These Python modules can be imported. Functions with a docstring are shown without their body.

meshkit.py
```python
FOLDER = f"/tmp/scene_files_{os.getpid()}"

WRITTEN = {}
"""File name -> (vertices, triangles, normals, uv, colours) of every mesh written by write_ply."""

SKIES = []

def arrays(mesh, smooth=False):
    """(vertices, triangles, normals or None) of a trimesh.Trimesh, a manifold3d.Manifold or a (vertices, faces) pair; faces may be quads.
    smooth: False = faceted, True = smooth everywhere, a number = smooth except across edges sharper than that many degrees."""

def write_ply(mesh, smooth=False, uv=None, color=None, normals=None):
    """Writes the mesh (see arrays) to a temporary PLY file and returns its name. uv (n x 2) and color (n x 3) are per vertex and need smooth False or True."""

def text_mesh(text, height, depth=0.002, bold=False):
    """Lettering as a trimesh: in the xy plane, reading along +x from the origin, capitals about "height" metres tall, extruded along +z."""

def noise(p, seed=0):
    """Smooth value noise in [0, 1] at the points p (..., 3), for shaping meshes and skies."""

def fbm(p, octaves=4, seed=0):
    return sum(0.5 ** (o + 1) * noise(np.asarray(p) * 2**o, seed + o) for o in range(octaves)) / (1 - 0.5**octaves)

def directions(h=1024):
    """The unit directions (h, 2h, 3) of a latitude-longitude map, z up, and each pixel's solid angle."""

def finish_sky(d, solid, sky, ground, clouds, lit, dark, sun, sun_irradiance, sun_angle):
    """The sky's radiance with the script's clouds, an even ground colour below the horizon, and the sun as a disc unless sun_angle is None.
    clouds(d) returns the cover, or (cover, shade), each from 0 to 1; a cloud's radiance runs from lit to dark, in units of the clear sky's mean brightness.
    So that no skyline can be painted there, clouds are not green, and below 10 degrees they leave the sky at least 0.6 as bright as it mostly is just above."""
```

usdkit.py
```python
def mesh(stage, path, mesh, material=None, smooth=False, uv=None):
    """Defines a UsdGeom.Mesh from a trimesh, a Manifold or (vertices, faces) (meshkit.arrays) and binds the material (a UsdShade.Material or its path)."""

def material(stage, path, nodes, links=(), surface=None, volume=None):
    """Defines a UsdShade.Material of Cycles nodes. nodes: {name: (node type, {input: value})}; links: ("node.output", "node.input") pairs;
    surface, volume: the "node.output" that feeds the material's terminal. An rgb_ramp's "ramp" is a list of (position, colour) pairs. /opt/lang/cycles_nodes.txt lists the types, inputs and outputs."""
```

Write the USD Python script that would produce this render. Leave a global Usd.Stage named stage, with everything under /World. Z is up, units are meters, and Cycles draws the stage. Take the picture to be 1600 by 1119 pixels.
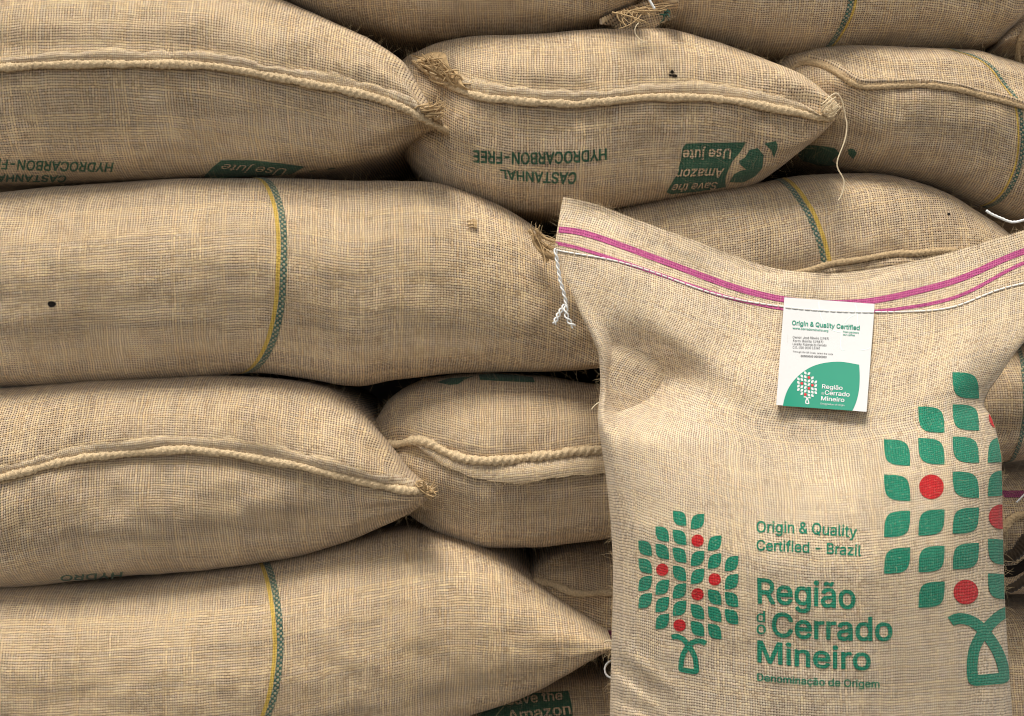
import math, random
import numpy as np, trimesh, shapely
from shapely.geometry import Polygon, LineString, Point
from scipy.interpolate import PchipInterpolator, LinearNDInterpolator, NearestNDInterpolator, CubicSpline
import meshkit, usdkit
from pxr import Usd, UsdGeom, UsdLux, UsdShade, Gf, Vt, Sdf

stage = Usd.Stage.CreateInMemory()
UsdGeom.SetStageUpAxis(stage, UsdGeom.Tokens.z); UsdGeom.SetStageMetersPerUnit(stage, 1.0)
UsdGeom.Xform.Define(stage, '/World'); UsdGeom.Scope.Define(stage, '/World/Looks')

# ---------------------------------------------------------------- camera, sky, sun
DIST, WIDE, Z0 = 1.75, 1.30, 0.80          # camera to stack face, width of the stack in view, lens height
K = WIDE / 1600.0
cam = UsdGeom.Camera.Define(stage, '/World/camera')
cam.AddTranslateOp().Set(Gf.Vec3d(0, -DIST, Z0)); cam.AddRotateXOp().Set(90.0)
cam.CreateHorizontalApertureAttr(36.0); cam.CreateFocalLengthAttr(36.0 * DIST / WIDE)
cam.CreateFStopAttr(0.0); cam.CreateExposureAttr(1.44)
SUN_EL, SUN_DIR = math.radians(69), (-0.40, -0.90)       # high, in front of the stack and a little to the left
rot = math.atan2(*SUN_DIR)
sky = usdkit.material(stage, '/World/Looks/sky', {
    'sky': ('sky_texture', {'sky_type': 'single_scattering', 'sun_disc': False, 'sun_elevation': SUN_EL, 'sun_rotation': rot, 'altitude': 100.0}),
    'grey': ('hsv', {'saturation': 0.12}), 'warm': ('mix_color', {'blend_type': 'multiply', 'fac': 1.0, 'b': (1.0, 0.985, 0.95)}),
    'bg': ('background_shader', {'strength': 0.055})},
    [('sky.color', 'grey.color'), ('grey.color', 'warm.a'), ('warm.result', 'bg.color')], surface='bg.background')
dome = UsdLux.DomeLight.Define(stage, '/World/sky'); dome.CreateIntensityAttr(1.0)
UsdShade.MaterialBindingAPI.Apply(dome.GetPrim()).Bind(sky)
sun = UsdLux.DistantLight.Define(stage, '/World/sun')
sun.CreateIntensityAttr(0.40); sun.CreateAngleAttr(22.0); sun.CreateNormalizeAttr(True); sun.CreateColorAttr(Gf.Vec3f(1.0, 0.94, 0.84))
sun.AddRotateXYZOp().Set(Gf.Vec3f(90 - math.degrees(SUN_EL), 0, -math.degrees(rot) + 180))

# ---------------------------------------------------------------- helpers
def tag(p, label=None, category=None, group=None, kind=None):
    p = p.GetPrim() if hasattr(p, 'GetPrim') else p
    for k, v in (('label', label), ('category', category), ('group', group), ('kind', kind)):
        if v: p.SetCustomDataByKey(k, v)
    return p
tag(dome, kind='structure')
used = {}
def path_for(parent, name):
    n = used.get((parent, name), 0); used[(parent, name)] = n + 1
    return f'{parent}/{name}' + (f'_{n:03d}' if n else '')
def obj(name, mesh, mat, parent='/World', smooth=False, uv=None, **kw):
    p = path_for(str(parent), name)
    m = usdkit.mesh(stage, p, mesh, mat, smooth=smooth, uv=uv)
    tag(m, **kw); return p
def thing(name, label, cat, group=None):
    p = path_for('/World', name); x = UsdGeom.Xform.Define(stage, p); tag(x, label, cat, group); return p
def at(px, py, y):
    """The point that stands at depth y in the direction of the photograph's pixel."""
    px, py, y = np.broadcast_arrays(np.asarray(px, float), np.asarray(py, float), np.asarray(y, float))
    s = (DIST + y) / DIST * K
    return np.stack([(px - 800) * s, y, Z0 - (py - 559.5) * s], -1)
def to_px(P):
    s = (DIST + P[..., 1]) / DIST * K
    return np.stack([800 + P[..., 0] / s, 559.5 - (P[..., 2] - Z0) / s], -1)
def quads(ni, nj, close=False):
    i, j = np.meshgrid(np.arange(ni - 1), np.arange(nj - 1), indexing='ij')
    a = (i * nj + j).ravel(); b = a + nj
    return np.vstack([np.stack([a, b, b + 1], 1), np.stack([a, b + 1, a + 1], 1)])
def unit(v): return v / np.maximum(np.linalg.norm(v, axis=-1, keepdims=True), 1e-12)
def spline(pts, step):
    """An even polyline through control points."""
    p = np.array(pts, float)
    if len(p) == 2: c = lambda t: p[0] + (p[1] - p[0]) * np.asarray(t)[:, None]; T = 1.0
    else:
        t = np.r_[0, np.cumsum(np.linalg.norm(np.diff(p, axis=0), axis=1) ** .5)]; T = t[-1]
        c0 = PchipInterpolator(t, p) if len(p) < 4 else CubicSpline(t, p); c = lambda q: c0(np.asarray(q))
    q = c(np.linspace(0, T, 400)); s = np.r_[0, np.cumsum(np.linalg.norm(np.diff(q, axis=0), axis=1))]
    n = max(int(s[-1] / step), 2); w = np.linspace(0, s[-1], n + 1)
    return np.stack([np.interp(w, s, q[:, k]) for k in range(p.shape[1])], 1)
def tube(P, r, sides=6, N=None, twist=None, rough=0.0):
    """A round cord along P (n x 3). r: number or array; twist: (strands, lay length, depth)."""
    P = np.asarray(P, float); n = len(P); T = unit(np.gradient(P, axis=0))
    if N is None:
        N = np.zeros_like(P); up = np.array([0, -1.0, 0.2])
        for i in range(n):
            up = up - T[i] * up.dot(T[i]); up /= np.linalg.norm(up) + 1e-12; N[i] = up
    else: N = unit(N - T * (N * T).sum(1)[:, None])
    B = np.cross(T, N); th = np.arange(sides) / sides * 2 * np.pi
    R = np.broadcast_to(np.asarray(r, float).reshape(-1, 1), (n, sides)).copy()
    s = np.r_[0, np.cumsum(np.linalg.norm(np.diff(P, axis=0), axis=1))]
    if twist is not None:
        k, lay, dep = twist
        R = R * (1 - dep + 2 * dep * np.abs(np.sin((k * th[None] + 2 * np.pi * k * s[:, None] / lay) / 2)))
    if rough: R = R * (1 + rough * np.random.default_rng(n).normal(0, 1, R.shape))
    V = P[:, None] + R[..., None] * (np.cos(th)[None, :, None] * N[:, None] + np.sin(th)[None, :, None] * B[:, None])
    V = V.reshape(-1, 3); f = []
    a = np.arange(n - 1)[:, None] * sides; j = np.arange(sides)[None]; jn = (j + 1) % sides
    q = np.stack([a + j, a + jn, a + sides + jn, a + sides + j], -1).reshape(-1, 4)
    f = np.vstack([q[:, [0, 1, 2]], q[:, [0, 2, 3]]])
    V = np.vstack([V, P[:1], P[-1:]]); c0, c1 = len(V) - 2, len(V) - 1; j = np.arange(sides); jn = (j + 1) % sides
    f = np.vstack([f, np.stack([np.full(sides, c0), jn, j], 1), np.stack([np.full(sides, c1), (n - 1) * sides + j, (n - 1) * sides + jn], 1)])
    return V, f
def join(parts):
    v, f, n = [], [], 0
    for a, b in parts: v.append(a); f.append(np.asarray(b) + n); n += len(a)
    return np.vstack(v), np.vstack(f)

# ---------------------------------------------------------------- materials
def burlap(name, dark, mid, light, N=300, ink=None, ink_fac=0.93, gap=(0.040, 0.028, 0.018), open_=0.125, half=False, gain=1.0, seed=0.0, stain=0.15, contrast=1.0, sat=.76):
    """Plain-woven jute: warp and weft threads cross over and under, each thread with its own tone and slubs, dark holes between; ink dyes the threads."""
    g = lambda c: tuple(min(x * gain, .95) for x in c)
    nd = {'tc': ('texture_coordinate', {}),
          'wob': ('noise_texture', {'scale': 26.0, 'detail': 3.0, 'roughness': .6}), 'wobc': ('vector_math', {'math_type': 'subtract', 'vector2': (.5, .5, .5)}),
          'wobs': ('vector_math', {'math_type': 'scale', 'scale': 0.0055}), 'uv': ('vector_math', {'math_type': 'add'}),
          'sc': ('vector_math', {'math_type': 'scale', 'scale': float(N)}), 'sh': ('vector_math', {'math_type': 'add', 'vector2': (1000.0 + 37 * seed, 1000.0 + 91 * seed, 0)}),
          'xy': ('separate_xyz', {})}
    L = [('tc.UV', 'wob.vector'), ('wob.color', 'wobc.vector1'), ('wobc.vector', 'wobs.vector1'), ('tc.UV', 'uv.vector1'), ('wobs.vector', 'uv.vector2'),
         ('uv.vector', 'sc.vector1'), ('sc.vector', 'sh.vector1'), ('sh.vector', 'xy.vector')]
    def m(nm, op, a=None, b=None, c=None):
        inp = {'math_type': op}
        for k, x in (('value1', a), ('value2', b), ('value3', c)):
            if isinstance(x, str): L.append((x, f'{nm}.{k}'))
            elif x is not None: inp[k] = float(x)
        nd[nm] = ('math', inp); return f'{nm}.value'
    cov, col = {}, {}
    for ax, o in (('x', 'y'), ('y', 'x')):
        i = m('i' + ax, 'floor', f'xy.{ax}'); fr = m('f' + ax, 'fraction', f'xy.{ax}')
        nd['wn' + ax] = ('white_noise_texture', {'dimensions': '1D'}); L.append((i, f'wn{ax}.w'))
        # slubs: a slow noise that runs along the thread and differs from thread to thread
        far = m('far' + ax, 'multiply', i, 13.71); along = m('al' + ax, 'multiply', f'xy.{o}', 0.16)
        nd['sv' + ax] = ('combine_xyz', {}); L += [(far, f'sv{ax}.x'), (along, f'sv{ax}.y')]
        nd['sl' + ax] = ('noise_texture', {'dimensions': '2D', 'scale': 1.0, 'detail': 3.0, 'roughness': .7}); L.append((f'sv{ax}.vector', f'sl{ax}.vector'))
        # how wide the thread lies
        d1 = m('d1' + ax, 'subtract', fr, 0.5); d2 = m('d2' + ax, 'absolute', d1); pr = m('pr' + ax, 'multiply_add', d2, -2.0, 1.0)
        th0 = m('th0' + ax, 'multiply', f'wn{ax}.value', -0.16); th1 = m('th1' + ax, 'multiply_add', f'sl{ax}.fac', -0.42, open_ + 0.43); th = m('th' + ax, 'add', th0, th1); the = m('the' + ax, 'add', th, 0.28)
        nd['cv' + ax] = ('map_range', {'range_type': 'smoothstep', 'clamp': True, 'to_min': 0.0, 'to_max': 1.0}); L += [(pr, f'cv{ax}.value'), (th, f'cv{ax}.from_min'), (the, f'cv{ax}.from_max')]
        cov[ax] = f'cv{ax}.result'
        t0 = m('t0' + ax, 'multiply', f'wn{ax}.value', 0.26); t1 = m('t1' + ax, 'multiply_add', f'sl{ax}.fac', 0.46 * contrast, 0.075 - .23 * (contrast - 1)); t2 = m('t2' + ax, 'add', t0, t1)
        nd['rp' + ax] = ('rgb_ramp', {'ramp': [(0.0, g(dark)), (0.42, g(mid)), (0.85, g(light)), (1.0, g([min(1, x * 1.12) for x in light]))]}); L.append((t2, f'rp{ax}.fac'))
        # some threads greyer, some more orange
        nd['hs' + ax] = ('hsv', {'hue': .5, 'value': 1.0}); hu = m('hu' + ax, 'multiply_add', f'sl{ax}.fac', 0.024, 0.488); sa = m('sa' + ax, 'multiply_add', f'wn{ax}.value', 0.42, sat)
        L += [(hu, f'hs{ax}.hue'), (sa, f'hs{ax}.saturation'), (f'rp{ax}.color', f'hs{ax}.color')]
        col[ax] = f'hs{ax}.color'
    nd['cell'] = ('combine_xyz', {}); L += [('ix.value', 'cell.x'), ('iy.value', 'cell.y')]
    nd['wc'] = ('white_noise_texture', {'dimensions': '2D'}); L.append(('cell.vector', 'wc.vector'))
    nd['wcr'] = ('rgb_ramp', {'ramp': [(0, (.64, .58, .54)), (.16, (.90, .87, .85)), (.55, (1.0, 1.0, 1.0)), (.8, (1.07, 1.05, .97)), (1, (1.06, 1.02, 1.08))]}); L.append(('wc.value', 'wcr.fac'))
    s = m('s', 'add', 'ix.value', 'iy.value'); par = m('par', 'floored_modulo', s, 2.0)       # which thread lies on top
    nd['over'] = ('mix_float', {}); L += [(par, 'over.fac'), (cov['x'], 'over.a'), (cov['y'], 'over.b')]
    nd['under'] = ('mix_float', {}); L += [(par, 'under.fac'), (cov['y'], 'under.a'), (cov['x'], 'under.b')]
    nd['co'] = ('mix_color', {}); L += [(par, 'co.fac'), (col['x'], 'co.a'), (col['y'], 'co.b')]; nd['coc'] = ('mix_color', {'blend_type': 'multiply', 'fac': 1.0}); L += [('co.result', 'coc.a'), ('wcr.color', 'coc.b')]
    nd['cu'] = ('mix_color', {}); L += [(par, 'cu.fac'), (col['y'], 'cu.a'), (col['x'], 'cu.b')]
    nd['cud'] = ('mix_color', {'blend_type': 'multiply', 'fac': 1.0, 'b': (.78, .74, .70)}); L.append(('cu.result', 'cud.a'))
    nd['below'] = ('mix_color', {'a': gap}); L += [('under.result', 'below.fac'), ('cud.result', 'below.b')]
    nd['cloth'] = ('mix_color', {}); L += [('over.result', 'cloth.fac'), ('below.result', 'cloth.a'), ('coc.result', 'cloth.b')]
    # uneven jute: broad paler and browner areas
    nd['big'] = ('noise_texture', {'scale': 9.0, 'detail': 4.0, 'roughness': .6}); L.append(('tc.UV', 'big.vector'))
    nd['bigr'] = ('rgb_ramp', {'ramp': [(0.3, (1 - stain, 1 - stain * 1.1, 1 - stain * 1.25)), (0.7, (1 + stain * .3,) * 3)]}); L.append(('big.fac', 'bigr.fac'))
    nd['tone'] = ('mix_color', {'blend_type': 'multiply', 'fac': 1.0, 'use_clamp': False}); L += [('cloth.result', 'tone.a'), ('bigr.color', 'tone.b')]
    out = 'tone.result'
    if ink is not None:
        nd['worn'] = ('noise_texture', {'scale': 420.0, 'detail': 2.0}); L.append(('tc.UV', 'worn.vector'))
        nd['wr'] = ('map_range', {'from_min': .27, 'from_max': .46, 'to_min': ink_fac * .74, 'to_max': ink_fac, 'clamp': True}); L.append(('worn.fac', 'wr.value'))
        # a dyed thread keeps its own light and dark
        nd['bw'] = ('rgb_to_bw', {}); L.append((out, 'bw.color')); lum = m('lum', 'multiply_add', 'bw.val', 1.1, 0.34)
        nd['inkc'] = ('vector_math', {'math_type': 'scale', 'vector1': ink}); L.append((lum, 'inkc.scale'))
        nd['ink'] = ('mix_color', {}); L += [(out, 'ink.a'), ('inkc.vector', 'ink.b')]
        if half:                                                        # only every other thread of a woven stripe is dyed
            f2 = m('f2', 'multiply', par, -.55); f3 = m('f3', 'add', f2, 1.0); f4 = m('f4', 'multiply', f3, 'wr.result'); L.append((f4, 'ink.fac'))
        else: L.append(('wr.result', 'ink.fac'))
        out = 'ink.result'
    ht = m('ht', 'multiply_add', 'under.result', .5, 'over.result')
    nd['bump'] = ('bump', {'strength': .45, 'distance': 0.0012}); L.append((ht, 'bump.height'))
    nd['p'] = ('principled_bsdf', {'roughness': .92, 'specular_ior_level': .15, 'sheen_weight': .12, 'sheen_roughness': .5}); L += [(out, 'p.base_color'), ('bump.normal', 'p.normal')]
    return usdkit.material(stage, '/World/Looks/' + name, nd, L, surface='p.BSDF')

def plain(name, color, rough=.8, var=.0, scale=300., bump=0.0, coord='position', spec=.2, stretch=None):
    nd = {'p': ('principled_bsdf', {'roughness': rough, 'specular_ior_level': spec}), 'n': ('noise_texture', {'scale': scale, 'detail': 3.0}), 'geo': ('geometry', {}), 'tc': ('texture_coordinate', {}),
          'r': ('rgb_ramp', {'ramp': [(.28, tuple(x * (1 - var) for x in color)), (.72, tuple(min(1, x * (1 + var)) for x in color))]})}
    L = [('geo.position' if coord == 'position' else 'tc.UV', 'n.vector'), ('n.fac', 'r.fac'), ('r.color', 'p.base_color')]
    if stretch:
        nd['mp'] = ('mapping', {'scale': stretch}); L[0] = (L[0][0], 'mp.vector'); L.append(('mp.vector', 'n.vector'))
    if bump: nd['b'] = ('bump', {'strength': bump, 'distance': .001}); L += [('n.fac', 'b.height'), ('b.normal', 'p.normal')]
    return usdkit.material(stage, '/World/Looks/' + name, nd, L, surface='p.BSDF')

TAN = ((.38, .258, .145), (.64, .487, .315), (.84, .715, .52))
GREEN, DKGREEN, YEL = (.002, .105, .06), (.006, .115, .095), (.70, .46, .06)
M = {
 'a': burlap('jute_tan', *TAN, N=300, seed=0), 'b': burlap('jute_brown', *TAN, N=310, gain=.96, seed=1),
 'c': burlap('jute_dull', *TAN, N=320, gain=.92, seed=2), 'e': burlap('jute_grey_tan', *TAN, N=306, gain=.95, seed=5, open_=.15),
 'd': burlap('jute_warm', *TAN, N=290, gain=1.0, seed=3, open_=.14),
 'front': burlap('jute_pale', (.44, .33, .21), (.68, .545, .38), (.83, .72, .545), N=350, seed=4, sat=.74, open_=.09, stain=.15),
}
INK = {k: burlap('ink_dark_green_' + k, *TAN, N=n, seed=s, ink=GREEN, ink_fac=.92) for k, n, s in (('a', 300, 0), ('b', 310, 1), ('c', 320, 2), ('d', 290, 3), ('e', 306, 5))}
STR_G = {k: burlap('thread_green_' + k, *TAN, N=n, seed=s, ink=DKGREEN, half=True) for k, n, s in (('a', 300, 0), ('b', 310, 1), ('c', 320, 2), ('d', 290, 3), ('e', 306, 5))}
STR_Y = {k: burlap('thread_yellow_' + k, *TAN, N=n, seed=s, ink=YEL, ink_fac=.85) for k, n, s in (('a', 300, 0), ('b', 310, 1), ('c', 320, 2), ('d', 290, 3), ('e', 306, 5))}
pale = ((.44, .33, .21), (.68, .545, .38), (.83, .72, .545))
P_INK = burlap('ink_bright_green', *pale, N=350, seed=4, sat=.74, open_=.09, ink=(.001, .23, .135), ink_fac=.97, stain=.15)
P_RED = burlap('ink_red', *pale, N=350, seed=4, sat=.74, open_=.09, ink=(.56, .010, .018), ink_fac=.98, stain=.15)
P_PINK = burlap('thread_pink', *pale, N=350, seed=4, sat=.74, open_=.09, ink=(.46, .025, .23), ink_fac=.86, stain=.15)
HEM = burlap('jute_hem', (.38, .27, .16), (.62, .49, .325), (.80, .69, .51), N=420, seed=6, open_=.05, gap=(.16, .10, .05))
ROPE = plain('jute_cord', (.55, .42, .26), .9, .4, 520., .8)
ROPE_D = plain('jute_cord_brown', (.44, .32, .185), .9, .4, 520., .8)
FRAY = plain('jute_fibre', (.44, .305, .16), .9, .3, 200.)
FUZZ = plain('jute_fuzz', (.58, .44, .26), .9, .3, 60.)
WHITE_T = plain('white_thread', (.80, .80, .78), .7, .06, 500.)
STITCH_T = plain('stitch_thread', (.80, .78, .74), .8, .15, 500.)
STRAW_T = plain('straw_thread', (.68, .56, .38), .8, .1, 300.)
PAPER = plain('white_paper', (.54, .54, .54), .45, .015, 40., spec=.35)
TEAL = plain('teal_print', (.001, .215, .132), .45, .01, 40., spec=.35)
PRINT_BLACK = plain('black_print', (.03, .03, .035), .5, spec=.3)
PRINT_GREY = plain('pale_grey_print', (.60, .70, .67), .5, spec=.3)
PRINT_RED = plain('red_print', (.52, .02, .03), .5, spec=.3)
HOLE = plain('dark_hole', (.012, .009, .007), .9, .2, 400.)
GROUND = plain('concrete', (.06, .052, .045), .9, .2, 4., .1)
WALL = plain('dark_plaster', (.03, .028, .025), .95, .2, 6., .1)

# ---------------------------------------------------------------- surfaces that prints and cords lie on
class Surf:
    """A grid surface P (ni x nj) seen from the front, with its cloth coordinates."""
    def __init__(s, P, N, UV, mask=None):
        px = to_px(P); view = unit(P - np.array([0, -DIST, Z0])); ok = (N * view).sum(-1) < -0.04
        if mask is not None: ok &= mask
        q = px[ok]; val = np.concatenate([P[ok][:, 1:2], N[ok], UV[ok]], 1)
        s.f = LinearNDInterpolator(q, val); s.g = NearestNDInterpolator(q, val)
    def at(s, q, lift=.0005):
        q = np.asarray(q, float); v = s.f(q); bad = np.isnan(v[:, 0])
        if bad.any(): v[bad] = s.g(q[bad])
        n = unit(v[:, 1:4]); return at(q[:, 0], q[:, 1], v[:, 0]) + n * lift, n, v[:, 4:6]
    def inside(s, q): return ~np.isnan(s.f(np.asarray(q, float))[:, 0])
    def decal(s, name, V2, F, mat, parent, lift=.0006, **kw):
        V2 = np.asarray(V2, float)
        keep = s.inside(V2); F = F[keep[F].all(1)]
        if len(F) == 0: return None
        u = np.unique(F); remap = np.zeros(len(V2), int); remap[u] = np.arange(len(u)); V2 = V2[u]; F = remap[F]
        a, b, c = V2[F[:, 0]], V2[F[:, 1]], V2[F[:, 2]]
        w = (b - a)[:, 0] * (c - a)[:, 1] - (b - a)[:, 1] * (c - a)[:, 0]; F = np.where((w > 0)[:, None], F[:, [0, 2, 1]], F)
        Pn, n, uv = s.at(V2, lift)
        return obj(name, (Pn, F), mat, parent, smooth=True, uv=uv, **kw)
def fill(poly, step=5.0, least=.3):
    """Triangles of a flat shape, fine enough to lie on a curve."""
    vs, fs, n = [], [], 0
    for g in getattr(poly, 'geoms', [poly]):
        if g.is_empty or g.area < least: continue
        v, f = trimesh.creation.triangulate_polygon(g, engine='earcut')
        v3, f3 = trimesh.remesh.subdivide_to_size(np.c_[v, np.zeros(len(v))], f, step, max_iter=12)
        vs.append(v3[:, :2]); fs.append(f3 + n); n += len(v3)
    return np.vstack(vs), np.vstack(fs)
_text = {}
def text2(text, bold):
    if (text, bold) not in _text:
        m = meshkit.text_mesh(text, 1.0, .01, bool(bold)); f = m.faces[m.face_normals[:, 2] > .5]
        if bold and bold is not True:                                    # heavier strokes
            poly = shapely.union_all([Polygon(m.vertices[t][:, :2]) for t in f]).buffer(bold).simplify(.008)
            v, inv = fill(poly, 50., 1e-5)
        else:
            u, inv = np.unique(f, return_inverse=True); v = m.vertices[u][:, :2].copy()
        v[:, 0] = (v[:, 0] - v[:, 0].min()) / (v[:, 0].max() - v[:, 0].min())
        _text[(text, bold)] = v, inv.reshape(-1, 3)
    return _text[(text, bold)]
def text_px(text, BL, BR, TL, TR, sag=(0, 0), bold=False, step=4.0):
    """Lettering laid between its baseline's ends and its capitals' tops, in the photograph's pixels."""
    v, f = text2(text, bold); BL, BR, TL, TR, sag = map(np.array, (BL, BR, TL, TR, sag))
    tx, ty = v[:, :1], v[:, 1:]
    q = (BL * (1 - tx) + BR * tx) * (1 - ty) + (TL * (1 - tx) + TR * tx) * ty + 4 * tx * (1 - tx) * sag
    q3, f = trimesh.remesh.subdivide_to_size(np.c_[q, np.zeros(len(q))], f, step, max_iter=10)
    return q3[:, :2], f

def fuzz(name, P, N, mat, parent, count, rng, length=(.006, .018), width=.00016):
    """Loose fibres standing off the cloth."""
    idx = rng.integers(0, len(P), count); p = P[idx]; n = N[idx]
    d = unit(n * rng.uniform(.15, .9, (count, 1)) + rng.normal(0, .55, (count, 3))); b = rng.normal(0, .5, (count, 3)); Ln = rng.uniform(*length, (count, 1))
    t = np.linspace(0, 1, 5)
    C = p[:, None] - n[:, None] * .0008 + (d * Ln)[:, None] * t[None, :, None] + (b * Ln)[:, None] * (t ** 2)[None, :, None]
    c = UsdGeom.BasisCurves.Define(stage, path_for(parent, name)); c.CreateTypeAttr('linear')
    c.CreateCurveVertexCountsAttr(Vt.IntArray.FromNumpy(np.full(count, 5, np.int32))); c.CreatePointsAttr(Vt.Vec3fArray.FromNumpy(C.reshape(-1, 3).astype(np.float32)))
    c.CreateWidthsAttr(Vt.FloatArray.FromNumpy(np.tile(np.array([1, .95, .85, .7, .4], np.float32) * width, count))); c.SetWidthsInterpolation('vertex')
    UsdShade.MaterialBindingAPI.Apply(c.GetPrim()).Bind(mat); tag(c, kind='stuff')

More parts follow.
